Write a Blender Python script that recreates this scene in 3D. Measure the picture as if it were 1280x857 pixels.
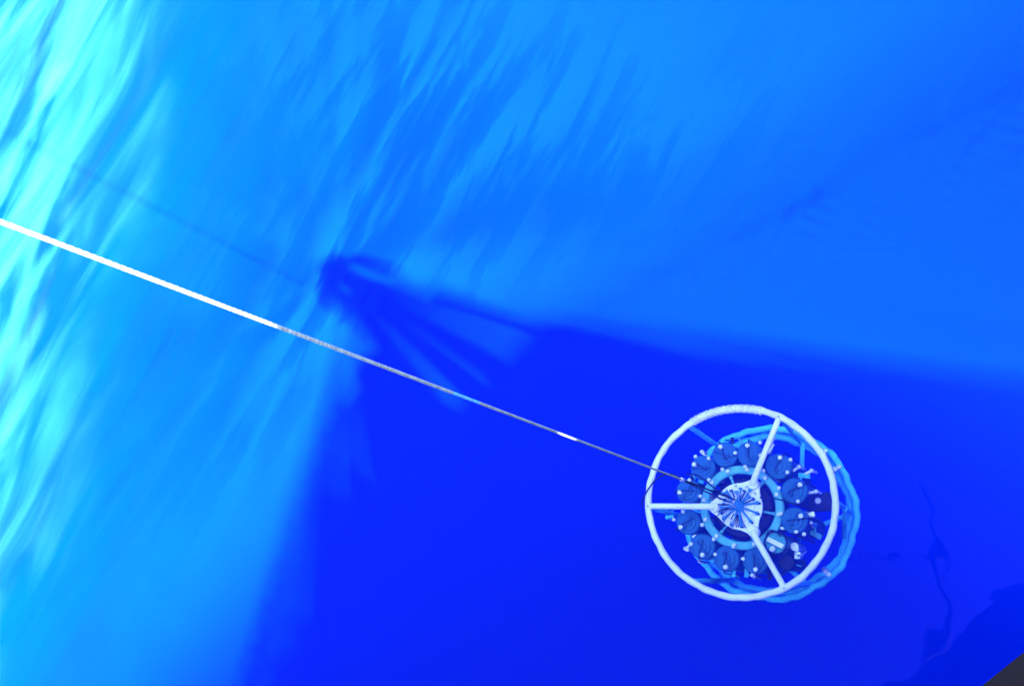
import bpy, bmesh, math, random
from mathutils import Vector, Matrix, noise as mnoise

random.seed(7)
sc = bpy.context.scene
for o in list(bpy.data.objects):
    bpy.data.objects.remove(o, do_unlink=True)

# ------------------------------------------------------------------ camera
F = 1244.0                      # focal length in photo pixels (35 mm lens)
NAD = (1250.0, 749.5)           # where the cable's vertical runs to: the nadir
CAM_H = 5.5                     # eye height above the sea


def cam_rows():
    d = Vector((NAD[0] - 640, -(NAD[1] - 428.5), -F)).normalized()
    z = -d
    fc = Vector((0, 0, -1))
    y = (fc - fc.dot(z) * z).normalized()
    return Matrix((y.cross(z), y, z))


ROT = cam_rows()


def ray(px, py):
    return (ROT @ Vector((px - 640, -(py - 428.5), -F))).normalized()


def at(px, py, z):
    """photo pixel -> point on the level plane z"""
    r = ray(px, py)
    t = (z - CAM_H) / r.z
    return Vector((r.x * t, r.y * t, z))


cd = bpy.data.cameras.new('camera')
cam = bpy.data.objects.new('camera', cd)
sc.collection.objects.link(cam)
cd.sensor_width = 36
cd.lens = F / 1280 * 36
cd.clip_start = 0.02
cd.clip_end = 6000
cam.matrix_world = Matrix.Translation((0, 0, CAM_H)) @ ROT.to_4x4()
sc.camera = cam

# ------------------------------------------------------------------ sky, sun
SUN = -ray(418, 338)            # the photographer's shadow marks the antisolar point
w = bpy.data.worlds.new('World')
sc.world = w
w.use_nodes = True
nt = w.node_tree
bg = nt.nodes['Background']
sk = nt.nodes.new('ShaderNodeTexSky')
sk.sky_type = 'NISHITA'
sk.sun_disc = False
sk.sun_elevation = math.asin(SUN.z)
sk.sun_rotation = math.atan2(SUN.x, SUN.y)
nt.links.new(sk.outputs[0], bg.inputs[0])
bg.inputs[1].default_value = 0.12
ld = bpy.data.lights.new('sun', 'SUN')
ld.energy = 5.0
ld.angle = math.radians(0.5)
ld.color = (1, 0.96, 0.9)
lo = bpy.data.objects.new('sun', ld)
sc.collection.objects.link(lo)
lo.location = (0, -20, 30)
lo.rotation_euler = SUN.to_track_quat('Z', 'Y').to_euler()

sc.view_settings.view_transform = 'Standard'
sc.view_settings.look = 'None'
sc.view_settings.gamma = 1
sc.view_settings.exposure = 4.1
sc.render.engine = 'CYCLES'
sc.cycles.volume_bounces = 4
sc.cycles.max_bounces = 10
sc.cycles.transparent_max_bounces = 16
sc.cycles.use_denoising = True
sc.cycles.sample_clamp_indirect = 6


# ------------------------------------------------------------------ helpers
def mat(name, color, rough=0.5, metal=0.0, noise=0.0, nscale=30.0, bump=0.0, bscale=60.0):
    m = bpy.data.materials.new(name)
    m.use_nodes = True
    n, l = m.node_tree.nodes, m.node_tree.links
    b = n['Principled BSDF']
    b.inputs['Roughness'].default_value = rough
    b.inputs['Metallic'].default_value = metal
    if noise:
        tc = n.new('ShaderNodeTexCoord')
        t = n.new('ShaderNodeTexNoise')
        t.inputs['Scale'].default_value = nscale
        t.inputs['Detail'].default_value = 6
        l.new(tc.outputs['Object'], t.inputs['Vector'])
        r = n.new('ShaderNodeValToRGB')
        r.color_ramp.elements[0].position = 0.3
        r.color_ramp.elements[1].position = 0.7
        r.color_ramp.elements[0].color = (*[c * (1 - noise) for c in color], 1)
        r.color_ramp.elements[1].color = (*[min(1, c * (1 + noise * 0.5)) for c in color], 1)
        l.new(t.outputs[0], r.inputs[0])
        l.new(r.outputs[0], b.inputs['Base Color'])
        if bump:
            bp = n.new('ShaderNodeBump')
            bp.inputs['Strength'].default_value = bump
            bp.inputs['Distance'].default_value = 0.01
            l.new(t.outputs[0], bp.inputs['Height'])
            l.new(bp.outputs[0], b.inputs['Normal'])
    else:
        b.inputs['Base Color'].default_value = (*color, 1)
    return m


M = {
    'white': mat('white_paint', (0.90, 0.90, 0.88), 0.4, 0, 0.08, 9),
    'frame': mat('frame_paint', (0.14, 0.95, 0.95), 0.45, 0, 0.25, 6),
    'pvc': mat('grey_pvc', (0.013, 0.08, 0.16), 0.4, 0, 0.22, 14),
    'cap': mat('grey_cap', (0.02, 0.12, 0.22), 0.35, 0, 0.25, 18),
    'nylon': mat('white_nylon', (0.78, 0.80, 0.78), 0.35),
    'collar': mat('green_collar', (0.12, 0.50, 0.46), 0.4, 0, 0.2, 12),
    'green': mat('green_housing', (0.06, 0.34, 0.30), 0.4, 0, 0.2, 16),
    'dark': mat('dark_housing', (0.018, 0.02, 0.024), 0.4, 0, 0.3, 20),
    'rubber': mat('black_rubber', (0.015, 0.015, 0.017), 0.6),
    'steel': mat('stainless', (0.62, 0.63, 0.62), 0.3, 0.6, 0.2, 20),
    'wire': None,
    'blue': mat('blue_plastic', (0.03, 0.22, 0.42), 0.5, 0, 0.3, 20),
    'bluetape': mat('blue_tape', (0.05, 0.22, 0.55), 0.5, 0, 0.6, 90),
    'hull': mat('hull_paint', (0.005, 0.004, 0.006), 0.95, 0, 0.4, 2.5),
    'deck': mat('deck_paint', (0.13, 0.16, 0.15), 0.7, 0, 0.3, 3),
    'rail': mat('rail_paint', (0.55, 0.55, 0.53), 0.4, 0, 0.2, 8),
    'canvas': mat('canvas', (0.10, 0.14, 0.22), 0.9, 0, 0.2, 12),
    'boom': mat('boom_paint', (0.42, 0.30, 0.08), 0.5, 0, 0.3, 5),
    'rope': mat('rope', (0.75, 0.72, 0.62), 0.8, 0, 0.2, 60),
    'coat': mat('coat', (0.55, 0.12, 0.03), 0.8, 0, 0.2, 8),
    'trousers': mat('trousers', (0.03, 0.035, 0.06), 0.85, 0, 0.2, 8),
    'skin': mat('skin', (0.50, 0.31, 0.22), 0.5),
    'capcloth': mat('cap_cloth', (0.05, 0.06, 0.10), 0.85),
}


def wire_mat():
    m = mat('steel_wire', (0.125, 0.155, 0.14), 0.45, 0.0, 0.35, 30)
    n, l = m.node_tree.nodes, m.node_tree.links
    tc = n.new('ShaderNodeTexCoord')
    mp = n.new('ShaderNodeMapping')
    mp.inputs['Rotation'].default_value = (0.6, 0.4, 0)
    wv = n.new('ShaderNodeTexWave')
    wv.bands_direction = 'Z'
    wv.inputs['Scale'].default_value = 22
    bp = n.new('ShaderNodeBump')
    bp.inputs['Strength'].default_value = 0.8
    bp.inputs['Distance'].default_value = 0.002
    l.new(tc.outputs['Object'], mp.inputs[0])
    l.new(mp.outputs[0], wv.inputs[0])
    l.new(wv.outputs[1], bp.inputs['Height'])
    l.new(bp.outputs[0], n['Principled BSDF'].inputs['Normal'])
    # rust blooms here and there along the wire
    no = n.new('ShaderNodeTexNoise')
    no.inputs['Scale'].default_value = 3.2
    no.inputs['Detail'].default_value = 4
    l.new(tc.outputs['Object'], no.inputs[0])
    rp = n.new('ShaderNodeValToRGB')
    rp.color_ramp.elements[0].position = 0.64
    rp.color_ramp.elements[1].position = 0.74
    l.new(no.outputs[0], rp.inputs[0])
    mx = n.new('ShaderNodeMix')
    mx.data_type = 'RGBA'
    src = n['Principled BSDF'].inputs['Base Color'].links[0].from_socket
    l.new(rp.outputs[0], mx.inputs[0])
    l.new(src, mx.inputs[6])
    mx.inputs[7].default_value = (0.24, 0.12, 0.05, 1)
    l.new(mx.outputs[2], n['Principled BSDF'].inputs['Base Color'])
    return m


M['wire'] = wire_mat()
for k_ in ('white', 'frame', 'pvc', 'cap', 'nylon', 'collar', 'blue', 'green', 'dark', 'rubber', 'wire'):
    # wetted surfaces under water hardly glint
    M[k_].node_tree.nodes['Principled BSDF'].inputs['Specular IOR Level'].default_value = 0.06
M['hull'].node_tree.nodes['Principled BSDF'].inputs['Specular IOR Level'].default_value = 0.1


class MB:
    """collects shapes into one bmesh"""

    def __init__(s):
        s.bm = bmesh.new()

    def tube(s, pts, r, seg=12, closed=False, caps=True):
        pts = [Vector(p) for p in pts]
        n = len(pts)
        rr = r if isinstance(r, (list, tuple)) else [r] * n
        rings = []
        prev = None
        for i, p in enumerate(pts):
            if closed:
                t = pts[(i + 1) % n] - pts[i - 1]
            else:
                t = pts[min(i + 1, n - 1)] - pts[max(i - 1, 0)]
            t.normalize()
            if prev is None:
                a = Vector((0, 0, 1)) if abs(t.z) < 0.9 else Vector((1, 0, 0))
                u = t.cross(a).normalized()
            else:
                u = (prev - t * prev.dot(t)).normalized()
            prev = u
            v = t.cross(u)
            rings.append([s.bm.verts.new(p + (u * math.cos(k * 2 * math.pi / seg) + v * math.sin(k * 2 * math.pi / seg)) * rr[i]) for k in range(seg)])
        m = n if closed else n - 1
        for i in range(m):
            a, b = rings[i], rings[(i + 1) % n]
            for k in range(seg):
                s.bm.faces.new((a[k], a[(k + 1) % seg], b[(k + 1) % seg], b[k]))
        if caps and not closed:
            s.bm.faces.new(list(reversed(rings[0])))
            s.bm.faces.new(rings[-1])
        return s

    def lathe(s, prof, c=(0, 0, 0), seg=32, axis=None):
        c = Vector(c)
        q = Vector((0, 0, 1)).rotation_difference(Vector(axis)) if axis is not None else None
        rings = []
        for r, z in prof:
            ring = []
            for k in range(seg):
                v = Vector((max(r, 1e-5) * math.cos(k * 2 * math.pi / seg), max(r, 1e-5) * math.sin(k * 2 * math.pi / seg), z))
                if q:
                    v = q @ v
                ring.append(s.bm.verts.new(c + v))
            rings.append(ring)
        for a, b in zip(rings, rings[1:]):
            for k in range(seg):
                s.bm.faces.new((a[k], a[(k + 1) % seg], b[(k + 1) % seg], b[k]))
        s.bm.faces.new(list(reversed(rings[0])))
        s.bm.faces.new(rings[-1])
        return s

    def ball(s, c, r, sq=1.0):
        ret = bmesh.ops.create_icosphere(s.bm, subdivisions=2, radius=r)
        for v in ret['verts']:
            v.co.z *= sq
            v.co += Vector(c)
        return s

    def box(s, c, size, rz=0.0, bevel=0.0, rot=None):
        ret = bmesh.ops.create_cube(s.bm, size=1)
        m = rot if rot is not None else Matrix.Rotation(rz, 3, 'Z')
        vs = ret['verts']
        for v in vs:
            v.co = Vector((v.co.x * size[0], v.co.y * size[1], v.co.z * size[2]))
        if bevel:
            es = list({e for v in vs for e in v.link_edges})
            r2 = bmesh.ops.bevel(s.bm, geom=es, offset=bevel, segments=2, affect='EDGES', profile=0.5)
            vs = list({v for f in r2['faces'] for v in f.verts} | {v for v in vs if v.is_valid})
        for v in vs:
            v.co = m @ v.co + Vector(c)
        return s

    def prism(s, outline, z0, z1):
        a = [s.bm.verts.new((x, y, z0)) for x, y in outline]
        b = [s.bm.verts.new((x, y, z1)) for x, y in outline]
        n = len(a)
        s.bm.faces.new(list(reversed(a)))
        s.bm.faces.new(b)
        for i in range(n):
            s.bm.faces.new((a[i], a[(i + 1) % n], b[(i + 1) % n], b[i]))
        return s

    def build(s, name, m, parent=None, smooth=True, loc=None):
        bmesh.ops.recalc_face_normals(s.bm, faces=s.bm.faces)
        me = bpy.data.meshes.new(name)
        s.bm.to_mesh(me)
        s.bm.free()
        if m:
            me.materials.append(M[m] if isinstance(m, str) else m)
        if smooth:
            for p in me.polygons:
                p.use_smooth = True
            me.set_sharp_from_angle(angle=math.radians(38))
        o = bpy.data.objects.new(name, me)
        sc.collection.objects.link(o)
        if parent:
            o.parent = parent
        if loc is not None:
            o.location = loc
        return o


def thing(name, label, cat, loc=(0, 0, 0), rz=0.0):
    o = bpy.data.objects.new(name, None)
    sc.collection.objects.link(o)
    o.location = loc
    o.rotation_euler.z = rz
    o.empty_display_size = 0.2
    o['label'] = label
    o['category'] = cat
    return o


def tag(o, label, cat, group=None):
    o['label'] = label
    o['category'] = cat
    if group:
        o['group'] = group
    return o


def circle(r, z, n=96, c=(0, 0), a0=0.0):
    return [(c[0] + r * math.cos(a0 + k * 2 * math.pi / n), c[1] + r * math.sin(a0 + k * 2 * math.pi / n), z) for k in range(n)]


# ------------------------------------------------------------------ the sea
def make_water():
    m = bpy.data.materials.new('sea_water')
    m.use_nodes = True
    t = m.node_tree
    N, L = t.nodes, t.links
    N.clear()
    out = N.new('ShaderNodeOutputMaterial')

    def math_(op, a, b=None, clamp=False):
        n = N.new('ShaderNodeMath')
        n.operation = op
        n.use_clamp = clamp
        for i, v in enumerate((a, b)):
            if v is None:
                continue
            if hasattr(v, 'is_output'):
                L.new(v, n.inputs[i])
            else:
                n.inputs[i].default_value = v
        return n.outputs[0]

    def smooth(v, a, b, lo_=0.0, hi=1.0):
        n = N.new('ShaderNodeMapRange')
        n.interpolation_type = 'SMOOTHSTEP'
        L.new(v, n.inputs[0])
        n.inputs[1].default_value = a
        n.inputs[2].default_value = b
        n.inputs[3].default_value = lo_
        n.inputs[4].default_value = hi
        return n.outputs[0]

    def noise(scale, detail, rough, stretch=(1, 1, 1), rz=0.0, dist=0.0, off=(0, 0, 0)):
        mp = N.new('ShaderNodeMapping')
        mp.inputs['Scale'].default_value = stretch
        mp.inputs['Rotation'].default_value = (0, 0, rz)
        mp.inputs['Location'].default_value = off
        L.new(pos, mp.inputs[0])
        n = N.new('ShaderNodeTexNoise')
        n.inputs['Scale'].default_value = scale
        n.inputs['Detail'].default_value = detail
        n.inputs['Roughness'].default_value = rough
        n.inputs['Distortion'].default_value = dist
        L.new(mp.outputs[0], n.inputs['Vector'])
        return n.outputs[0]

    geo = N.new('ShaderNodeNewGeometry')
    pos = geo.outputs['Position']
    sep = N.new('ShaderNodeSeparateXYZ')
    L.new(pos, sep.inputs[0])
    # masks for the sea glow and sky reflections painted on the seaward surface
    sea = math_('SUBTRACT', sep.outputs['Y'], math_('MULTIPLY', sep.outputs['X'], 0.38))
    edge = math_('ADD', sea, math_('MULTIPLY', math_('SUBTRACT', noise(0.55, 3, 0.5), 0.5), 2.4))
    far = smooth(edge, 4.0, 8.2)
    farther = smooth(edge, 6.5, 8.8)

    # added layer screening sunlight into rays; glow and sky reflections painted further out
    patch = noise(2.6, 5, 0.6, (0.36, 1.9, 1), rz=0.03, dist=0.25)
    ray_film = smooth(patch, 0.44, 0.57)
    ray_film = math_('MULTIPLY', ray_film, RAY_FILM_MAX)
    sky_streak = noise(1.25, 3, 0.5, (0.45, 1.9, 1), rz=0.02, dist=0.7, off=(3.1, 1.7, 0))
    st = math_('MULTIPLY', smooth(sky_streak, 0.36, 0.80), farther)
    ray_fade = math_('ADD', sep.outputs['Y'], math_('MULTIPLY', sep.outputs['X'], 0.37))
    ray_fade = math_('ADD', ray_fade, math_('MULTIPLY', math_('MAXIMUM', math_('ADD', sep.outputs['X'], 0.2), 0.0), 1.0))
    ray_fade = smooth(ray_fade, 3.1, 4.9)  # keeps the added layer off the ship's soft shadow edges
    ray_film = math_('MULTIPLY', math_('MULTIPLY', ray_film, ray_fade), smooth(sep.outputs['X'], 0.9, 2.8, 1.0, 0.1))
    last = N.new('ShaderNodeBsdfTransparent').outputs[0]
    for fac, colour in ((ray_film, RAY_FILM), (math_('MULTIPLY', far, 0.42), GLOW_FAR), (math_('MULTIPLY', st, 0.62), SKY_STREAK)):
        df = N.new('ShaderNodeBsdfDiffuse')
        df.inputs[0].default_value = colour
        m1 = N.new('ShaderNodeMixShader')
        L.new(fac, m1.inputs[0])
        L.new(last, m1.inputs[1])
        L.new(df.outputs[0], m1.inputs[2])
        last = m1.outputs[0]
    gl = N.new('ShaderNodeBsdfGlossy')
    gl.inputs['Roughness'].default_value = 0.02
    gl.inputs['Color'].default_value = (0.08, 0.09, 0.9, 1)
    fr = N.new('ShaderNodeFresnel')
    fr.inputs[0].default_value = 1.333
    m2 = N.new('ShaderNodeMixShader')
    L.new(fr.outputs[0], m2.inputs[0])
    L.new(m1.outputs[0], m2.inputs[1])
    L.new(gl.outputs[0], m2.inputs[2])
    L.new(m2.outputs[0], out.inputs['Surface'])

    vs = N.new('ShaderNodeVolumeScatter')
    va = N.new('ShaderNodeVolumeAbsorption')
    ad = N.new('ShaderNodeAddShader')
    vs.inputs['Density'].default_value = 0.08
    vs.inputs['Color'].default_value = SCAT
    vs.inputs['Anisotropy'].default_value = -0.45
    va.inputs['Density'].default_value = 1.0
    va.inputs['Color'].default_value = ABSO
    L.new(vs.outputs[0], ad.inputs[0])
    L.new(va.outputs[0], ad.inputs[1])
    L.new(ad.outputs[0], out.inputs['Volume'])

    # the surface is a real wave mesh, fine near the ship and coarse out to the horizon
    def axis(lo_, hi, st):
        n_ = int(round((hi - lo_) / st))
        v = [lo_ + (hi - lo_) * k / n_ for k in range(n_ + 1)]
        out_l, out_r, d = [], [], st * 2
        while d < 1600:
            out_l.insert(0, lo_ - d)
            out_r.append(hi + d)
            d *= 2.2
        return out_l + v + out_r
    xs, ys = axis(-6.5, 5.5, 0.031), axis(-1.0, 12.5, 0.031)
    nz = mnoise.noise

    def height(x, y):
        e_ = max(abs(x + 0.5) - 5.5, abs(y - 5.7) - 6.2, 0.0)
        fade = max(0.0, 1 - e_ / 0.8)
        if fade == 0:
            return 0.0
        k = (y - 0.38 * x - 4.4) / 3.6
        k = min(1.0, max(0.0, k))
        k = k * k * (3 - 2 * k)
        h = 0.010 * nz(Vector((x * 0.55, y * 0.7, 3.3))) + 0.0006 * nz(Vector((x * 3.1, y * 3.6, 9.1))) + 0.0013 * nz(Vector((x * 7.0, y * 5.5, 4.4))) + 0.0006 * nz(Vector((x * 12.0, y * 10.0, 7.4)))
        h += k * 0.0020 * nz(Vector((x * 3.1, y * 4.6, 9.1)))
        wx = x + 0.35 * nz(Vector((x * 0.5, y * 0.5, 5.0)))
        wy = y + 0.30 * nz(Vector((x * 0.45, y * 0.6, 8.0)))
        h += k * (0.085 * nz(Vector((wx * 0.42, wy * 1.35, 1.7))) + 0.018 * nz(Vector((wx * 0.9, wy * 3.0, 2.9))) + 0.003 * nz(Vector((wx * 2.0, wy * 7.0, 6.9))))
        return h * fade
    nx, ny = len(xs), len(ys)
    verts = [(x, y, height(x, y)) for y in ys for x in xs]
    faces = [(j * nx + i, j * nx + i + 1, (j + 1) * nx + i + 1, (j + 1) * nx + i) for j in range(ny - 1) for i in range(nx - 1)]
    nb = len(verts)
    verts += [(xs[0], ys[0], -120), (xs[-1], ys[0], -120), (xs[-1], ys[-1], -120), (xs[0], ys[-1], -120)]
    ntop = len(faces)
    faces.append(tuple([nb, nb + 1] + [i for i in range(nx - 1, -1, -1)]))
    faces.append(tuple([nb + 2, nb + 3] + [(ny - 1) * nx + i for i in range(nx)]))
    faces.append(tuple([nb + 1, nb + 2] + [j * nx + nx - 1 for j in range(ny - 1, -1, -1)]))
    faces.append(tuple([nb + 3, nb] + [j * nx for j in range(ny)]))
    faces.append((nb + 3, nb + 2, nb + 1, nb))
    me = bpy.data.meshes.new('water')
    me.from_pydata(verts, [], faces)
    me.polygons.foreach_set('use_smooth', [True] * ntop + [False] * 5)
    me.set_sharp_from_angle(angle=math.radians(60))
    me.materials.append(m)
    o = bpy.data.objects.new('water', me)
    sc.collection.objects.link(o)
    o['kind'] = 'structure'
    return o


RAY_FILM_MAX = 0.76  # cover of the added layer that cuts sunlight into rays
RAY_FILM = (0.0, 0.0068, 0.30, 1)
GLOW_FAR = (0.0, 0.036, 0.35, 1)  # broad brightness of the seaward water, painted as diffuse colour
SKY_STREAK = (0.026, 0.16, 0.35, 1)  # sky reflected on the crests, painted as pale diffuse colour
SCAT = (0.001, 0.040, 1.0, 1)
ABSO = (0.82, 0.87, 0.945, 1)
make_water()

# ------------------------------------------------------------------ the ship (beside the camera, seen in shadow and reflection)
SHIP_A = math.radians(-20.4)     # local x runs aft along the side, local y outboard
ship = thing('research_ship', 'dark hulled research ship whose rail the cable hangs beside', 'ship', (0, 0, 0), SHIP_A)


def hull_mesh(x0, x1, ztop, bow):
    b = MB()
    prof = [(-0.08, ztop), (-0.11, ztop * 0.85), (-0.15, ztop * 0.66), (-0.20, ztop * 0.45), (-0.25, ztop * 0.22), (-0.30, 0.0), (-0.6, -1.6), (-2.2, -2.9), (-6.8, -2.9), (-8.4, -1.6), (-8.7, 0), (-8.9, ztop)]
    xs = [x0 + (x1 - x0) * k / 8 for k in range(8)] + ([-2.8, -2.0, -1.4, -1.0, -0.6] if bow else []) + [x1]
    rows = []
    for x in xs:
        k = 0.0
        end = bow and x == x1
        if bow:
            k = max(0.0, 1 - (x - x0) / 9.0)
        dz = 0.62 * min(1.0, max(0.0, (-x - 0.6) / 2.2)) if bow else 0.0
        rows.append([b.bm.verts.new((x + (1.2 * max(0.0, 1 - max(z, -1.0) / 3.62) ** 2.0 if end else 0.0), y + (-4.5 - y) * min(0.97, k * k), z - (dz if z == ztop else 0))) for y, z in prof])
    for a, c in zip(rows, rows[1:]):
        for i in range(len(prof) - 1):
            b.bm.faces.new((a[i], a[i + 1], c[i + 1], c[i]))
        b.bm.faces.new((a[-1], a[0], c[0], c[-1]))
    b.bm.faces.new(rows[0])
    b.bm.faces.new(list(reversed(rows[-1])))
    return b


hull_mesh(-30, 0.36, 3.62, True).build('hull', 'hull', ship, smooth=False)
b = MB()
b.box((-0.10, -4.5, 3.64), (1.0, 8.6, 0.03))
b.build('deck', 'deck', ship, smooth=False)
for k in range(2):
    x = 0.3 - 0.9 * k
    p = MB()
    p.tube([(x, -0.17, 3.62), (x, -0.17, 4.62)], 0.022, 10)
    p.build('stanchion', 'rail', ship)
for z, r in ((3.98, 0.012), (4.30, 0.012), (4.64, 0.026)):
    p = MB()
    p.tube([(-0.6, -0.17, z), (0.3, -0.17, z)], r, 8)
    p.build('guard_rail', 'rail', ship)
# canvas added on the rail, sized to shade the cable
b = MB()
n = 14
rows = []
for i in range(n + 1):
    x = -0.62 + 0.98 * i / n
    wv = 0.018 * math.sin(i * 1.7)
    rows.append([(x, -0.135 + wv, 3.96 + 0.02 * math.sin(i * 1.1)), (x, -0.13 + wv * 0.4, 4.35), (x, -0.14, 4.70)])
vs = [[b.bm.verts.new(p) for p in r] for r in rows]
for a, c in zip(vs, vs[1:]):
    for j in range(2):
        b.bm.faces.new((a[j], c[j], c[j + 1], a[j + 1]))
dod = b.build('shade_canvas', 'canvas', ship)
sol = dod.modifiers.new('thick', 'SOLIDIFY')
sol.thickness = 0.006


# round fenders added at the stern corner: they break the edge of the ship's shadow
for k, (fx, fy, fz, fr_) in enumerate(((0.80, -0.5, 3.45, 0.20), (1.02, -0.8, 2.55, 0.24), (1.25, -0.6, 1.75, 0.20), (1.10, -1.4, 3.75, 0.17))):
    fe = thing('shade_fender', 'round %s ball added at the stern corner to break the ship shadow edge' % ('orange', 'red', 'yellow', 'white', 'blue', 'black')[k], 'shade_fender', Matrix.Rotation(SHIP_A, 3, 'Z') @ Vector((fx - 0.22, fy, fz)))
    fe['group'] = 'fenders added to break the ship shadow edge'
    p = MB()
    p.lathe([(0.02, -fr_ * 1.05), (fr_ * 0.6, -fr_ * 0.85), (fr_ * 0.97, -fr_ * 0.3), (fr_ * 0.97, fr_ * 0.25), (fr_ * 0.65, fr_ * 0.8), (fr_ * 0.2, fr_ * 1.1), (fr_ * 0.16, fr_ * 1.35), (0.01, fr_ * 1.4)], (0, 0, 0), 20)
    p.build('float', mat('shade_fender_skin', ((0.6, 0.2, 0.03), (0.5, 0.03, 0.03), (0.6, 0.5, 0.05), (0.7, 0.7, 0.7), (0.03, 0.08, 0.4), (0.02, 0.02, 0.02))[k], 0.5), fe)
    p = MB()
    p.tube([(0, 0, fr_ * 1.38), (-0.02, 0.01, fr_ * 1.38 + 0.25), (-0.30, -0.02, fr_ * 1.38 + 0.55)], 0.008, 6)
    p.build('lanyard', 'rope', fe)


# rope mesh added to grade the shadow: ropes a hand's breadth apart, wider further aft
nb_ = MB()
for i in range(64):
    x = 0.40 + 6.4 * (i / 64) ** 1.25
    ztop = 3.85 - (x - 0.4) * 0.42 + 0.10 * math.sin(i * 1.3)
    if ztop < 0.5:
        continue
    nb_.tube([(x, -0.34, ztop), (x + 0.03 * math.sin(i), -0.36, ztop * 0.5 + 0.1), (x + 0.05 * math.sin(i * 2.1), -0.34, 0.2)], 0.017, 5)
for j in range(15):
    z = 0.35 + j * 0.24
    xe = min(6.8, 0.4 + (3.85 - z) / 0.42)
    nb_.tube([(0.4, -0.34, z), ((0.4 + xe) / 2, -0.36, z - 0.05), (xe, -0.34, z + 0.03)], 0.015, 5)
nb_.tube([(0.35, -0.34, 3.88), (3.6, -0.36, 2.51), (6.8, -0.34, 1.16)], 0.03, 8)
shade_net = nb_.build('stern_shade_net', 'rope')
shade_net.rotation_euler.z = SHIP_A
shade_net['kind'] = 'stuff'
tag(shade_net, 'pale rope mesh added off the stern to grade the ship shadow', 'shade_net')
# a second mesh, added to soften the shadow edge forward of the photographer
nb_ = MB()
for i in range(58):
    x = -0.80 - 2.5 * (i / 58) ** 1.15
    ztop = 4.70 - (-x - 0.8) * 0.62 + 0.08 * math.sin(i * 1.9)
    if ztop < 3.1:
        continue
    nb_.tube([(x, -0.20, ztop), (x + 0.04 * math.sin(i), -0.16, ztop * 0.5 + 1.4), (x + 0.06 * math.sin(i * 2.3), -0.14, 2.7)], 0.016, 5)
for j in range(9):
    z = 2.9 + j * 0.2
    xe = -0.8 - max(0.05, (4.70 - z) / 0.62)
    nb_.tube([(-0.8, -0.19, z), ((-0.8 + xe) / 2, -0.15, z - 0.05), (xe, -0.17, z + 0.03)], 0.014, 5)
shade_net2 = nb_.build('side_shade_net', 'rope')
shade_net2.rotation_euler.z = SHIP_A
shade_net2['kind'] = 'stuff'
tag(shade_net2, 'pale rope mesh added at the ship side to soften the shadow edge', 'shade_net')
# box added beside the photographer to fill out the ship's shadow
cab = thing('shade_cabinet', 'grey cabinet added next to the person in the orange coat to fill out the ship shadow', 'cabinet', Matrix.Rotation(SHIP_A, 3, 'Z') @ Vector((-0.62, -0.52, 3.62)), SHIP_A)
p = MB()
p.box((0, 0, 0.56), (0.52, 0.34, 1.12), 0, 0.02)
p.build('housing', 'rail', cab)
p = MB()
p.box((0.02, 0.02, 1.17), (0.40, 0.26, 0.10), 0, 0.03)
p.build('lid', 'canvas', cab)
p = MB()
p.tube([(-0.12, 0.0, 1.20), (-0.12, 0.0, 1.36)], 0.02, 10)
p.ball((-0.12, 0, 1.38), 0.035)
p.build('control_lever', 'rubber', cab)


# uneven heap added on the deck to roughen the shadow edge
def heap(name, label, loc, lx, ly, hh, seed, mm):
    o = MB()
    nu, nv = 26, 14
    grid = []
    for i in range(nu + 1):
        row = []
        for j in range(nv + 1):
            u_, v_ = i / nu * 2 - 1, j / nv * 2 - 1
            q = max(0.0, 1 - u_ * u_) ** 0.6 * max(0.0, 1 - v_ * v_) ** 0.5
            zz = hh * q * (0.62 + 0.55 * mnoise.noise(Vector((u_ * 2.6, v_ * 1.5, seed))) + 0.25 * mnoise.noise(Vector((u_ * 7, v_ * 5, seed))))
            row.append(o.bm.verts.new((u_ * lx, v_ * ly, max(0.0, zz))))
        grid.append(row)
    for i in range(nu):
        for j in range(nv):
            o.bm.faces.new((grid[i][j], grid[i + 1][j], grid[i + 1][j + 1], grid[i][j + 1]))
    ob = o.build(name, mm, loc=loc)
    ob.rotation_euler.z = SHIP_A
    sd = ob.modifiers.new('thick', 'SOLIDIFY')
    sd.thickness = 0.02
    return ob


tag(heap('shade_heap', 'pale rope heap added on the deck to roughen the ship shadow edge', Matrix.Rotation(SHIP_A, 3, 'Z') @ Vector((-1.25, -0.42, 3.25)), 0.95, 0.32, 1.15, 2.4, 'rope'), 'pale rope heap added on the deck to roughen the ship shadow edge', 'shade_net')


def sw(x, y, z):
    """ship coordinates -> world"""
    v = Matrix.Rotation(SHIP_A, 3, 'Z') @ Vector((x, y, z))
    return v


# boom swung out over the water: its reflection is the dark wriggle beside the hull
boom = thing('knuckle_crane', 'slim knuckle crane carrying the lowering cable, its jib reflected as a dark wriggle', 'crane')
p0 = at(1197, 800, -10.5)
p1 = at(1163, 598, -10.8)
A0 = Vector((p0.x, p0.y, 10.5))
A1 = Vector((p1.x, p1.y, 10.8))
dv = (A1 - A0)
heel = sw(-9.0, -1.2, 11.2)
b = MB()
b.tube([Vector((heel.x, heel.y, 3.65)), Vector((heel.x, heel.y, 7.0)), Vector((heel.x, heel.y, 11.4))], [0.22, 0.18, 0.14], 16)
b.build('mast', 'boom', boom)
b = MB()
b.tube([heel, A0], [0.12, 0.08], 16)
b.build('inner_jib', 'boom', boom)
b = MB()
b.tube([A0 - dv * 0.02, A0 + dv * 0.5, A1], [0.075, 0.07, 0.06], 16)
b.build('outer_jib', 'boom', boom)
b = MB()
b.tube([A0 + dv * 0.42, Vector((at(852, 599, 0).x - 0.02, at(852, 599, 0).y - 0.16, 10.7))], [0.012, 0.010], 12)
b.build('cable_arm', 'boom', boom)
b = MB()
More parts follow.
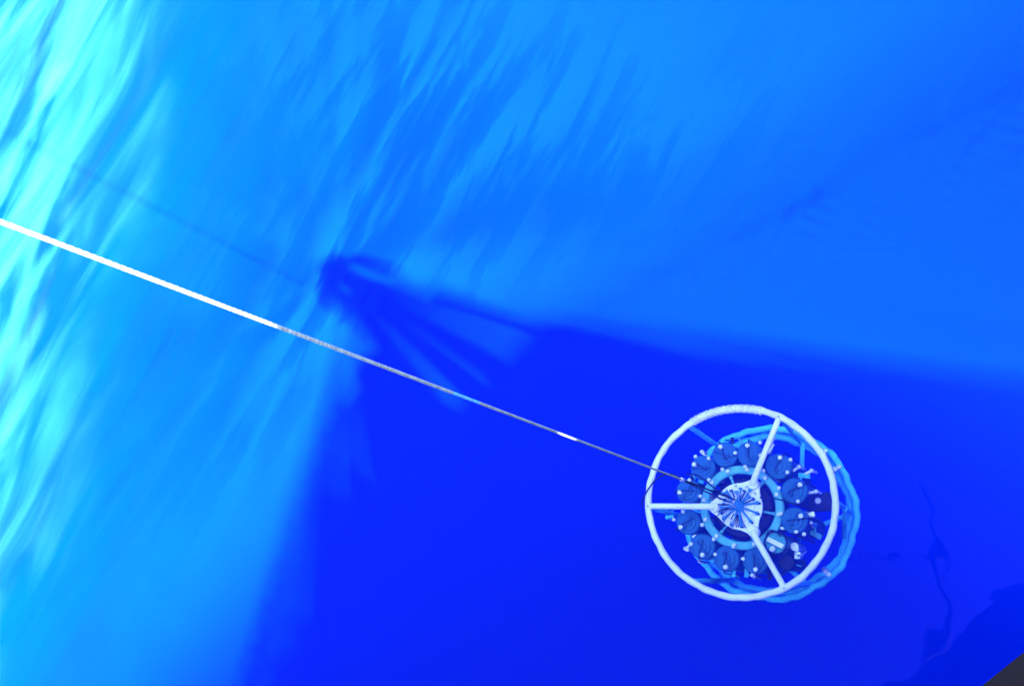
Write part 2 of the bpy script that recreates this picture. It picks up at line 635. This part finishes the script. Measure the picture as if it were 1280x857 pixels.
b.lathe([(0.03, -0.03), (0.17, -0.028), (0.15, 0), (0.17, 0.028), (0.03, 0.03)], (at(852, 599, 0).x, at(852, 599, 0).y - 0.155, 10.6), 28, (1, 0, 0))
b.build('sheave', 'steel', boom)
b = MB()
b.lathe([(0.03, -0.05), (0.11, -0.045), (0.12, 0), (0.11, 0.045), (0.03, 0.05)], A1 + dv.normalized() * 0.03, 20, (1, 0, 0))
b.build('block', 'steel', boom)
pts = []
for k in range(40):
    t = k / 39
    pts.append(A0 + dv * (0.05 + t * 0.6) + Vector((0.12 + 0.03 * math.sin(k * 0.9), -0.08 + 0.04 * math.cos(k * 0.7), 0.03)))
b = MB()
b.tube(pts, 0.014, 8)
b.build('rope', 'rope', boom)

# ------------------------------------------------------------------ cable and the davit it hangs from
ent = at(852, 599, 0)
CX, CY = ent.x, ent.y
RING_Z, BASE_Z = -1.39, -2.48

cable = thing('lowering_cable', 'taut grey steel wire cable running down to the sampler frame', 'cable', (CX, CY, 0))
segs = [('wire', 10.6, 2.69, 0.0055, 'wire'), ('tape_band', 2.69, 2.50, 0.0050, 'bluetape'), ('wire', 2.50, -0.03, 0.0052, 'wire'), ('sunken_wire', -0.03, -1.30, 0.0052, 'rubber')]  # the stretch of wire below the surface is coloured dark
for nm, z0, z1, r, mm in segs:
    b = MB()
    nn = 12
    b.tube([(0, 0, z0 + (z1 - z0) * k / nn) for k in range(nn + 1)], r, 12)
    b.build(nm, mm, cable)
b = MB()
b.lathe([(0.006, -0.05), (0.011, -0.045), (0.012, 0.0), (0.008, 0.02), (0.005, 0.025)], (0, 0, 0), 14)
b.build('clamp', 'steel', cable)

# ------------------------------------------------------------------ the water sampler (rosette)
ros = thing('water_sampler', 'white ring framed water sampler with grey bottles sunk below the surface', 'water sampler', (CX, CY, 0))
C = Vector((CX, CY, 0))


def zp(zx, zy, z):
    """pixel of the enlarged crop of the sampler -> local point at depth z"""
    return at(780 + zx / 3.0613, 490 + zy / 3.0613, z) - C


def wob(a, s):
    return s * (0.5 * math.sin(a * 9 + 1) + 0.3 * math.sin(a * 23 + 2) + 0.25 * math.sin(a * 41))


RT = 0.642
b = MB()
pts, rad = [], []
for k in range(220):
    a = k * 2 * math.pi / 220
    r = RT + wob(a, 0.0035)
    pts.append((r * math.cos(a), r * math.sin(a), RING_Z))
    rad.append(0.0235 + 0.0012 * math.sin(a * 31))
b.tube(pts, rad, 14, closed=True)
top_ring = b.build('top_ring', 'white', ros)

la0 = zp(262, 112, RING_Z)
la1 = zp(528, 76, RING_Z)
t0, t1 = math.atan2(la0.y, la0.x), math.atan2(la1.y, la1.x)
if t1 - t0 > math.pi:
    t1 -= 2 * math.pi
if t0 - t1 > math.pi:
    t1 += 2 * math.pi
b = MB()
pts = []
turns = 30
for k in range(turns * 10 + 1):
    t = k / (turns * 10)
    a = t0 + (t1 - t0) * t
    ph = t * turns * 2 * math.pi
    rr = 0.0265 + 0.002 * math.sin(k * 0.37)
    pts.append(((RT + rr * math.cos(ph)) * math.cos(a), (RT + rr * math.cos(ph)) * math.sin(a), RING_Z + rr * math.sin(ph)))
b.tube(pts, 0.0062, 6)
b.build('ripple_coil', 'white', top_ring)  # coil added to imitate the ring's jagged outline seen through ripples

# spokes and legs
sp_ends = [zp(88, 436, RING_Z), zp(586, 112, RING_Z), zp(612, 745, RING_Z)]
sp_in = [zp(338, 437, RING_Z), zp(490, 350, RING_Z), zp(490, 532, RING_Z)]
for e, i in zip(sp_ends, sp_in):
    d = Vector((e.x, e.y, 0)).normalized() * RT
    d.z = RING_Z
    b = MB()
    b.tube([Vector((i.x, i.y, RING_Z - 0.03)), i.lerp(d, 0.12), i.lerp(d, 0.6), d], [0.026, 0.022, 0.0205, 0.0205], 14)
    sp = b.build('spoke', 'white', ros)
    f = MB()
    f.lathe([(0.036, -0.07), (0.038, -0.02), (0.034, 0.008), (0.012, 0.014)], (i.x, i.y, RING_Z - 0.03), 18)
    f.build('foot', 'white', sp)
    f = MB()
    f.ball(d + Vector((0, 0, 0.022)), 0.009)
    f.build('bolt', 'steel', sp)

leg_ang = []
for zx, zy in ((245, 128), (586, 112), (794, 420), (612, 745), (245, 742), (88, 440)):
    p = zp(zx, zy, RING_Z)
    leg_ang.append(math.atan2(p.y, p.x))
RB = 0.60
for a in leg_ang:
    b = MB()
    p0 = Vector((RT * math.cos(a), RT * math.sin(a), RING_Z - 0.012))
    p1 = Vector((RB * math.cos(a + 0.03), RB * math.sin(a + 0.03), BASE_Z + 0.01))
    b.tube([p0, p0.lerp(p1, 0.5), p1], 0.019, 12)
    b.build('leg', 'frame', ros)

for z, r, rr in ((BASE_Z, RB, 0.029), (BASE_Z + 0.09, RB + 0.05, 0.026)):
    b = MB()
    b.tube([((r + wob(a + z, 0.013)) * math.cos(a), (r + wob(a + z, 0.013)) * math.sin(a), z + wob(a * 1.0 + 2 * z, 0.012)) for a in [k * 2 * math.pi / 140 for k in range(140)]], rr, 12, closed=True)
    b.build('base_ring', 'frame', ros)
# base bars between neighbouring legs and braces
for k in range(6):
    a, a2 = leg_ang[k], leg_ang[(k + 1) % 6]
    b = MB()
    p0 = Vector((RB * math.cos(a), RB * math.sin(a), BASE_Z + 0.06))
    am = math.atan2(math.sin(a) + math.sin(a2), math.cos(a) + math.cos(a2))
    p1 = Vector((0.30 * math.cos(am), 0.30 * math.sin(am), BASE_Z + 0.10))
    b.tube([p0, p1], 0.018, 10)
    b.build('base_bar', 'frame', ros)
b = MB()
b.tube(circle(0.31, BASE_Z + 0.10, 60), 0.02, 10, closed=True)
b.build('inner_base_ring', 'frame', ros)
for a in (leg_ang[1], leg_ang[2], leg_ang[3]):
    b = MB()
    p0 = Vector((0.60 * math.cos(a - 0.30), 0.60 * math.sin(a - 0.30), BASE_Z + 0.17))
    p1 = Vector((0.63 * math.cos(a), 0.63 * math.sin(a), RING_Z - 0.55))
    b.tube([p0, p1], 0.017, 10)
    b.build('brace', 'frame', ros)
for ang in (leg_ang[1] - 0.32, leg_ang[2] + 0.55, leg_ang[3] + 0.3):
    b = MB()
    r = RB + 0.01
    p = Vector((r * math.cos(ang), r * math.sin(ang), BASE_Z + 0.17))
    b.lathe([(0.028, -0.02), (0.034, -0.016), (0.034, 0.016), (0.028, 0.02)], p, 16, (-math.sin(ang), math.cos(ang), 0))
    b.box(p + Vector((0.03 * math.cos(ang), 0.03 * math.sin(ang), 0.02)), (0.045, 0.03, 0.03), ang, 0.004)
    b.build('hose_clamp', 'steel', ros)

# green collar with bolts
COL_Z = -1.56
cc = zp(449, 440, COL_Z)
b = MB()
b.lathe([(0.236, 0.0), (0.236, 0.03), (0.245, 0.040), (0.287, 0.040), (0.295, 0.03), (0.295, 0.0)], (cc.x, cc.y, COL_Z - 0.03), 64)
bm = b.bm
# open the middle: drop the two end caps and join them
caps = [f for f in bm.faces if len(f.verts) == 64]
bmesh.ops.delete(bm, geom=caps, context='FACES_ONLY')
es = [e for e in bm.edges if e.is_boundary]
bmesh.ops.bridge_loops(bm, edges=es)
col = b.build('collar', 'collar', ros)
for k in range(12):
    a = math.radians(18 + 30 * k)
    f = MB()
    f.lathe([(0.015, 0), (0.0155, 0.012), (0.012, 0.018), (0.004, 0.019)], (cc.x + 0.266 * math.cos(a), cc.y + 0.266 * math.sin(a), COL_Z + 0.010), 12)
    f.build('bolt', 'nylon', col)
# standoffs between the collar and the hub
for k in range(6):
    a = math.radians(48 + 60 * k)
    f = MB()
    f.tube([(cc.x + 0.15 * math.cos(a), cc.y + 0.15 * math.sin(a), COL_Z - 0.02), (cc.x + 0.225 * math.cos(a), cc.y + 0.225 * math.sin(a), COL_Z - 0.02)], 0.0085, 8)
    f.ball((cc.x + 0.222 * math.cos(a), cc.y + 0.222 * math.sin(a), COL_Z - 0.015), 0.014)
    f.build('standoff', 'collar', col)
# dark pressure case in the middle
b = MB()
b.lathe([(0.10, -0.80), (0.20, -0.78), (0.225, -0.70), (0.225, -0.14), (0.20, -0.10), (0.05, -0.09)], (cc.x, cc.y, -1.52), 40)
b.build('pressure_case', 'dark', ros)

# white hub plate, the lobes run out to the spokes
HUB_Z = -1.44
hc = zp(441, 436, HUB_Z)
outl = []
lobes = [math.atan2(p.y - hc.y, p.x - hc.x) for p in sp_in]
for k in range(120):
    a = k * 2 * math.pi / 120
    r = 0.158
    for la in lobes:
        dd = math.atan2(math.sin(a - la), math.cos(a - la))
        r += 0.055 * math.exp(-(dd / 0.30) ** 2)
    outl.append((hc.x + r * math.cos(a), hc.y + r * math.sin(a)))
b = MB()
b.prism(outl, HUB_Z - 0.022, HUB_Z)
hub = b.build('hub_plate', 'white', ros, smooth=False)
f = MB()
f.lathe([(0.03, 0), (0.034, 0.002), (0.034, 0.028), (0.026, 0.036), (0.01, 0.037)], (hc.x, hc.y, HUB_Z), 24)
f.build('hub_boss', 'blue', hub)
f = MB()
f.lathe([(0.10, 0.001), (0.108, 0.001), (0.108, 0.008), (0.10, 0.008)], (hc.x, hc.y, HUB_Z), 48)
cp = [q for q in f.bm.faces if len(q.verts) == 48]
bmesh.ops.delete(f.bm, geom=cp, context='FACES_ONLY')
f.build('trigger_ring', 'steel', hub)
for k in range(24):
    a = math.radians(7 + 15 * k)
    top_half = math.sin(a + 0.6) > -0.1
    if not top_half and k % 2:
        continue
    f = MB()
    rm = Matrix.Rotation(a, 3, 'Z')
    ln = 0.105 if not top_half else random.uniform(0.07, 0.115)
    c0 = Vector((hc.x, hc.y, HUB_Z + 0.014)) + rm @ Vector((0.032 + ln / 2, random.uniform(-0.004, 0.004), random.uniform(0.0, 0.008)))
    f.box(c0, (ln, 0.009 if top_half else 0.012, 0.014), a + (random.uniform(-0.12, 0.12) if top_half else 0), 0.002)
    f.box(c0 + rm @ Vector((ln / 2 - 0.006, 0, 0.010)), (0.016, 0.024, 0.012), a, 0.002)
    f.build('trigger_latch', 'blue' if (k % 3 or not top_half) else 'pvc', hub)
    if k % 2 == 0:
        f = MB()
        f.lathe([(0.009, 0), (0.0095, 0.008), (0.005, 0.013)], (hc.x + 0.142 * math.cos(a), hc.y + 0.142 * math.sin(a), HUB_Z), 10)
        f.build('bolt', 'pvc' if not top_half else 'steel', hub)
# release lanyards bunched on the hub side nearest the cable
for k in range(16):
    a = math.radians(random.uniform(60, 230))
    r0, r1 = random.uniform(0.05, 0.08), random.uniform(0.13, 0.17)
    f = MB()
    p0 = Vector((hc.x + r0 * math.cos(a), hc.y + r0 * math.sin(a), HUB_Z + 0.02))
    p1 = Vector((hc.x + r1 * math.cos(a + 0.1), hc.y + r1 * math.sin(a + 0.1), HUB_Z + 0.012))
    f.tube([p0, p0.lerp(p1, 0.5) + Vector((0, 0, 0.022)), p1], 0.0035, 6)
    f.build('lanyard', random.choice(['rubber', 'pvc', 'steel']), hub)
# bail that takes the cable
b = MB()
b.tube([(-0.045, 0, HUB_Z - 0.005), (-0.045, 0, -1.33), (-0.02, 0, -1.29), (0.02, 0, -1.29), (0.045, 0, -1.33), (0.045, 0, HUB_Z - 0.005)], 0.008, 10)
b.build('lifting_bail', 'steel', ros)

# bottles
BOT_Z = -1.50          # top of the lids
bott = [(300, 287), (385, 238), (480, 236), (590, 282), (650, 376), (650, 490), (500, 645), (391, 636), (299, 590), (243, 496), (246, 378)]
RBOT = 0.085
body_me = lid_me = None


def share(o_name, me, parent, loc, rz=0.0):
    o = bpy.data.objects.new(o_name, me)
    sc.collection.objects.link(o)
    o.parent = parent
    o.location = loc
    o.rotation_euler.z = rz
    return o


proto = {}
b = MB()
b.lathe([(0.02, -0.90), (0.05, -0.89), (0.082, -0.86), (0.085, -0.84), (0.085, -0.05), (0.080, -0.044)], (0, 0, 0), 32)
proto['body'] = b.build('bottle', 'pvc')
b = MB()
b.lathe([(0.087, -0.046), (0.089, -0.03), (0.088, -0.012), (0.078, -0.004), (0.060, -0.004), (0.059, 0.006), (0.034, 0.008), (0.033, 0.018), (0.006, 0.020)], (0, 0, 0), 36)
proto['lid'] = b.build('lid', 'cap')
b = MB()
b.box((0, 0, 0.012), (0.115, 0.017, 0.014), 0, 0.003)
proto['bar'] = b.build('latch_bar', 'pvc')
b = MB()
b.lathe([(0.010, -0.01), (0.0165, -0.004), (0.018, 0.008), (0.013, 0.018), (0.004, 0.021)], (0, 0, 0), 14)
proto['knob'] = b.build('vent_knob', 'nylon')
b = MB()
b.lathe([(0.006, -0.014), (0.013, -0.006), (0.0145, 0.003), (0.010, 0.011), (0.003, 0.014)], (0, 0, 0), 12)
proto['ball'] = b.build('lanyard_ball', 'nylon')
b = MB()
b.tube([(-0.045, 0.0, 0.016), (-0.02, 0.005, 0.026), (0.03, -0.004, 0.026), (0.10, 0.0, 0.01), (0.105, 0.004, -0.2), (0.09, 0, -0.8)], 0.004, 8)
proto['cord'] = b.build('closing_cord', 'rubber')
b = MB()
b.box((0.092, 0, -0.35), (0.02, 0.04, 0.10), 0, 0.004)
proto['mount'] = b.build('mount_block', 'nylon')
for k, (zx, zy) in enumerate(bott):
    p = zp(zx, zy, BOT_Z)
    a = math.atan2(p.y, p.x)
    bo = share('bottle', proto['body'].data, ros, p, a)
    ti = random.uniform(-0.5, 0.5)
    lid = share('lid', proto['lid'].data, bo, (0, 0, 0.004 * math.sin(k * 2.7)), ti)
    lid.rotation_euler.x = 0.05 * math.sin(k * 1.3)
    lid.rotation_euler.y = 0.05 * math.cos(k * 2.1)
    share('latch_bar', proto['bar'].data, bo, (0.004, 0.01, 0.008), ti + random.uniform(0.5, 1.2))
    share('vent_knob', proto['knob'].data, bo, (0.058 * math.cos(ti + 0.4), 0.058 * math.sin(ti + 0.4), 0.012))
    share('vent_knob', proto['knob'].data, bo, (0.078 * math.cos(ti - 1.5), 0.078 * math.sin(ti - 1.5), 0.004)).scale = (0.8, 0.8, 0.9)
    share('lanyard_ball', proto['ball'].data, bo, (-0.094, 0.035 + 0.02 * math.sin(k * 2.3), 0.004))
    if k % 3 != 1:
        share('lanyard_ball', proto['ball'].data, bo, (0.09, -0.045 + 0.02 * math.cos(k * 1.9), -0.004))
    share('closing_cord', proto['cord'].data, bo, (0, 0, 0), ti * 0.6 + 0.25)
    share('mount_block', proto['mount'].data, bo, (0, 0, 0), math.pi)
for o in proto.values():
    bpy.data.objects.remove(o, do_unlink=True)

# green instrument with a white strap in the twelfth place
p = zp(580, 576, -1.50)
gi = bpy.data.objects.new('instrument', None)
b = MB()
b.lathe([(0.03, -0.55), (0.07, -0.54), (0.072, -0.02), (0.066, -0.006), (0.02, 0.0)], p, 32)
gi = b.build('instrument', 'green', ros)
q0, q1 = zp(551, 561, -1.49), zp(610, 590, -1.49)
aa = math.atan2(q1.y - q0.y, q1.x - q0.x)
b = MB()
b.box(p + Vector((0, 0, 0.012)) + (q0 - p).lerp(q1 - p, 0.5) * 0.6, (0.118, 0.032, 0.016), aa, 0.003)
st = b.build('strap', 'white', gi)
b = MB()
pk = zp(569, 599, -1.49)
b.lathe([(0.018, -0.02), (0.021, 0), (0.018, 0.014), (0.008, 0.018)], (pk.x, pk.y, -1.49), 16)
b.build('connector', 'nylon', gi)
b = MB()
b.tube([Vector((p.x + 0.076 * math.cos(t), p.y + 0.076 * math.sin(t), -1.50 + 0.01 * math.sin(3 * t))) for t in [k * 2 * math.pi / 40 for k in range(40)]], 0.006, 8, closed=True)
b.build('retaining_band', 'rubber', gi)

# small sensor pods around the right side
b = MB()
p = zp(622, 650, -1.62)
b.lathe([(0.03, -0.5), (0.055, -0.48), (0.056, -0.03), (0.048, 0.0), (0.02, 0.004)], p, 26)
b.build('sensor_pod', 'dark', ros)
b = MB()
p = zp(652, 590, -1.60)
b.lathe([(0.026, -0.3), (0.03, -0.29), (0.03, 0.0), (0.026, 0.004), (0.02, 0.004), (0.02, -0.02), (0.004, -0.02)], p, 22)
sp2 = b.build('sensor_tube', 'steel', ros)
b = MB()
p = zp(668, 625, -1.66)
b.box(p, (0.05, 0.045, 0.10), 0.5, 0.006)
b.box(p + Vector((0.03, 0.02, 0.03)), (0.03, 0.03, 0.05), 0.2, 0.005)
b.tube([p + Vector((0, 0, 0.05)), p + Vector((0.02, -0.03, 0.07)), p + Vector((0.05, -0.03, 0.0))], 0.008, 8)
b.build('pump', 'steel', ros)
b = MB()
p = zp(750, 420, -1.78)
q = zp(790, 418, -1.78)
b.box(p, (0.16, 0.13, 0.05), math.atan2(q.y - p.y, q.x - p.x), 0.008)
br = b.build('bracket', 'dark', ros)
b = MB()
pk = zp(742, 415, -1.75)
b.lathe([(0.020, -0.01), (0.022, 0.004), (0.014, 0.014), (0.004, 0.016)], pk, 16)
b.build('bolt', 'nylon', br)
for (zx, zy) in ((670, 285), (718, 300), (735, 380), (690, 463), (715, 500), (500, 705), (420, 700), (290, 645), (345, 213), (298, 228), (235, 598), (165, 478)):
    p = zp(zx, zy, -1.60)
    d = Vector((p.x, p.y, 0)).normalized()
    b = MB()
    b.tube([p - d * 0.05, p, p + Vector((0, 0, -0.16)) + d * 0.01], 0.010, 8)
    b.ball(p, 0.016)
    b.build('spigot', random.choice(['steel', 'nylon', 'frame']), ros)
# brackets, straps and fittings between the bottles
for k, (zx, zy, zz, sz) in enumerate(((560, 215, -1.66, 0.05), (455, 200, -1.62, 0.035), (415, 185, -1.60, 0.03), (690, 320, -1.70, 0.05), (705, 470, -1.72, 0.06), (640, 655, -1.72, 0.045), (560, 700, -1.70, 0.04), (345, 640, -1.66, 0.04), (270, 545, -1.62, 0.03), (205, 440, -1.62, 0.035), (262, 330, -1.60, 0.03), (470, 690, -1.68, 0.04), (612, 520, -1.55, 0.03), (735, 545, -1.80, 0.05))):
    p = zp(zx, zy, zz)
    b = MB()
    b.box(p, (sz * 1.6, sz * 0.7, sz * 0.8), math.atan2(p.y, p.x) + 0.6 * math.sin(k * 1.7), sz * 0.1)
    b.tube([p + Vector((0, 0, sz * 0.4)), p + Vector((sz * 0.5 * math.cos(k), sz * 0.5 * math.sin(k), sz * 0.9)), p + Vector((sz * 1.6 * math.cos(k), sz * 1.6 * math.sin(k), sz * 0.3))], sz * 0.13, 8)
    b.build('fitting', ('steel', 'collar', 'dark', 'frame')[k % 4], ros)
# hoses and pigtails
hoses = [
    [(230, 338, -1.20), (180, 312, -1.28), (130, 328, -1.34), (92, 372, -1.34), (72, 412, -1.38), (70, 440, -1.50)],
    [(228, 338, -1.20), (275, 362, -1.34), (330, 388, -1.42), (385, 414, -1.41)],
    [(240, 312, -1.30), (285, 320, -1.36), (340, 362, -1.40), (390, 398, -1.41)],
    [(520, 402, -1.42), (565, 404, -1.47), (610, 414, -1.50), (660, 432, -1.49), (720, 436, -1.70)],
    [(545, 545, -1.50), (560, 528, -1.47), (585, 535, -1.47), (600, 552, -1.49)],
    [(590, 600, -1.52), (630, 600, -1.56), (650, 620, -1.60)],
    [(640, 540, -1.62), (690, 560, -1.66), (730, 575, -1.75)],
]
for h in hoses:
    ctrl = [zp(x, y, z) for x, y, z in h]
    pts = []
    for i in range(len(ctrl) - 1):
        a0, a1, a2, a3 = ctrl[max(i - 1, 0)], ctrl[i], ctrl[i + 1], ctrl[min(i + 2, len(ctrl) - 1)]
        for k in range(6):
            t = k / 6
            pts.append(0.5 * ((2 * a1) + (a2 - a0) * t + (2 * a0 - 5 * a1 + 4 * a2 - a3) * t * t + (3 * a1 - a0 - 3 * a2 + a3) * t ** 3))
    pts.append(ctrl[-1])
    b = MB()
    b.tube(pts, 0.0055, 8)
    b.build('hose', 'rubber', ros)

# ------------------------------------------------------------------ the photographer leaning over the rail
def make_person():
    root = thing('person', 'person in an orange coat and cap leaning over the ship rail, seen as a shadow', 'person')
    head = Vector((0, 0, CAM_H)) + SUN * 0.22
    root.location = sw(-0.05, -0.55, 3.655)
    inv = root.location.copy()
    sx, sy = sw(1, 0, 0), sw(0, 1, 0)

    def P(a, o, z):
        return sw(-0.05 + a, -0.55 + o, z)
    neck = head + Vector((0, -0.06, -0.15))
    chest = Vector((-0.09, -0.36, 5.10))
    pel = Vector((-0.12, -0.48, 4.58))
    J = {
        'pel': (pel, 0.20), 'belly': (pel.lerp(chest, 0.5), 0.205), 'chest': (chest, 0.20), 'neck': (neck, 0.062), 'head': (head + Vector((0, -0.01, -0.02)), 0.098), 'crown': (head + Vector((0, -0.05, 0.07)), 0.09),
        'shl': (Vector((-0.22, -0.35, 5.35)), 0.115), 'shr': (chest + sx * 0.20 + Vector((0, 0, 0.13)), 0.085),
        'ell': (Vector((-0.17, -0.20, 5.735)), 0.105), 'elr': (chest + sx * 0.27 + sy * 0.12 + Vector((0, 0, 0.10)), 0.075),
        'wrl': (Vector((-0.12, -0.22, 5.84)), 0.055), 'wrr': (head + sx * 0.13 + sy * 0.06 + Vector((0, 0, -0.16)), 0.04),
        'hal': (Vector((-0.06, -0.27, 5.84)), 0.035), 'har': (head + sx * 0.085 + sy * 0.08 + Vector((0, 0, -0.12)), 0.035),
        'hil': (pel + sx * -0.10 + Vector((0, 0, -0.06)), 0.11), 'hir': (pel + sx * 0.10 + Vector((0, 0, -0.06)), 0.11),
        'knl': (P(-0.10, 0.10, 4.12), 0.075), 'knr': (P(0.10, 0.10, 4.12), 0.075),
        'anl': (P(-0.12, 0.02, 3.75), 0.055), 'anr': (P(0.10, 0.02, 3.75), 0.055),
        'tol': (P(-0.13, 0.17, 3.70), 0.042), 'tor': (P(0.11, 0.17, 3.70), 0.042),
    }
    E_ = [('pel', 'belly'), ('belly', 'chest'), ('chest', 'neck'), ('neck', 'head'), ('head', 'crown'), ('chest', 'shl'), ('shl', 'ell'), ('ell', 'wrl'), ('wrl', 'hal'), ('chest', 'shr'), ('shr', 'elr'), ('elr', 'wrr'), ('wrr', 'har'),
          ('pel', 'hil'), ('hil', 'knl'), ('knl', 'anl'), ('anl', 'tol'), ('pel', 'hir'), ('hir', 'knr'), ('knr', 'anr'), ('anr', 'tor')]
    keys = list(J)
    me = bpy.data.meshes.new('body')
    me.from_pydata([J[k][0] - inv for k in keys], [(keys.index(a), keys.index(c)) for a, c in E_], [])
    o = bpy.data.objects.new('body', me)
    sc.collection.objects.link(o)
    sm = o.modifiers.new('skin', 'SKIN')
    for i, k in enumerate(keys):
        v = me.skin_vertices[0].data[i]
        v.radius = (J[k][1], J[k][1])
        v.use_root = k == 'pel'
    ss = o.modifiers.new('sub', 'SUBSURF')
    ss.levels = 1
    dg = bpy.context.evaluated_depsgraph_get()
    me2 = bpy.data.meshes.new_from_object(o.evaluated_get(dg))
    bpy.data.objects.remove(o, do_unlink=True)
    me2.name = 'body'
    for k in ('coat', 'trousers', 'skin'):
        me2.materials.append(M[k])
    for f in me2.polygons:
        z = f.center.z + inv.z
        wp = f.center + inv
        near_head = (wp - head).length < 0.21
        f.material_index = 2 if near_head else (0 if z > 4.5 else 1)
        f.use_smooth = True
    body = bpy.data.objects.new('body', me2)
    sc.collection.objects.link(body)
    body.parent = root
    # cap with a peak turned back
    b = MB()
    hc_ = head - inv + Vector((0, -0.05, 0.085))
    b.lathe([(0.128, -0.03), (0.126, 0.02), (0.10, 0.07), (0.04, 0.095), (0.006, 0.1)], hc_, 24)
    b.build('cap', 'capcloth', root)
    # the camera in the hands, all of it behind the lens
    b = MB()
    b.box(Vector((0, 0, CAM_H)) - ray(640, 428) * 0.09 - inv, (0.13, 0.09, 0.07), 0, 0.008)
    o = b.build('held_camera', 'rubber')
    o.location = inv
    tag(o, 'black camera held up by the person at the rail', 'camera')
    return root


make_person()
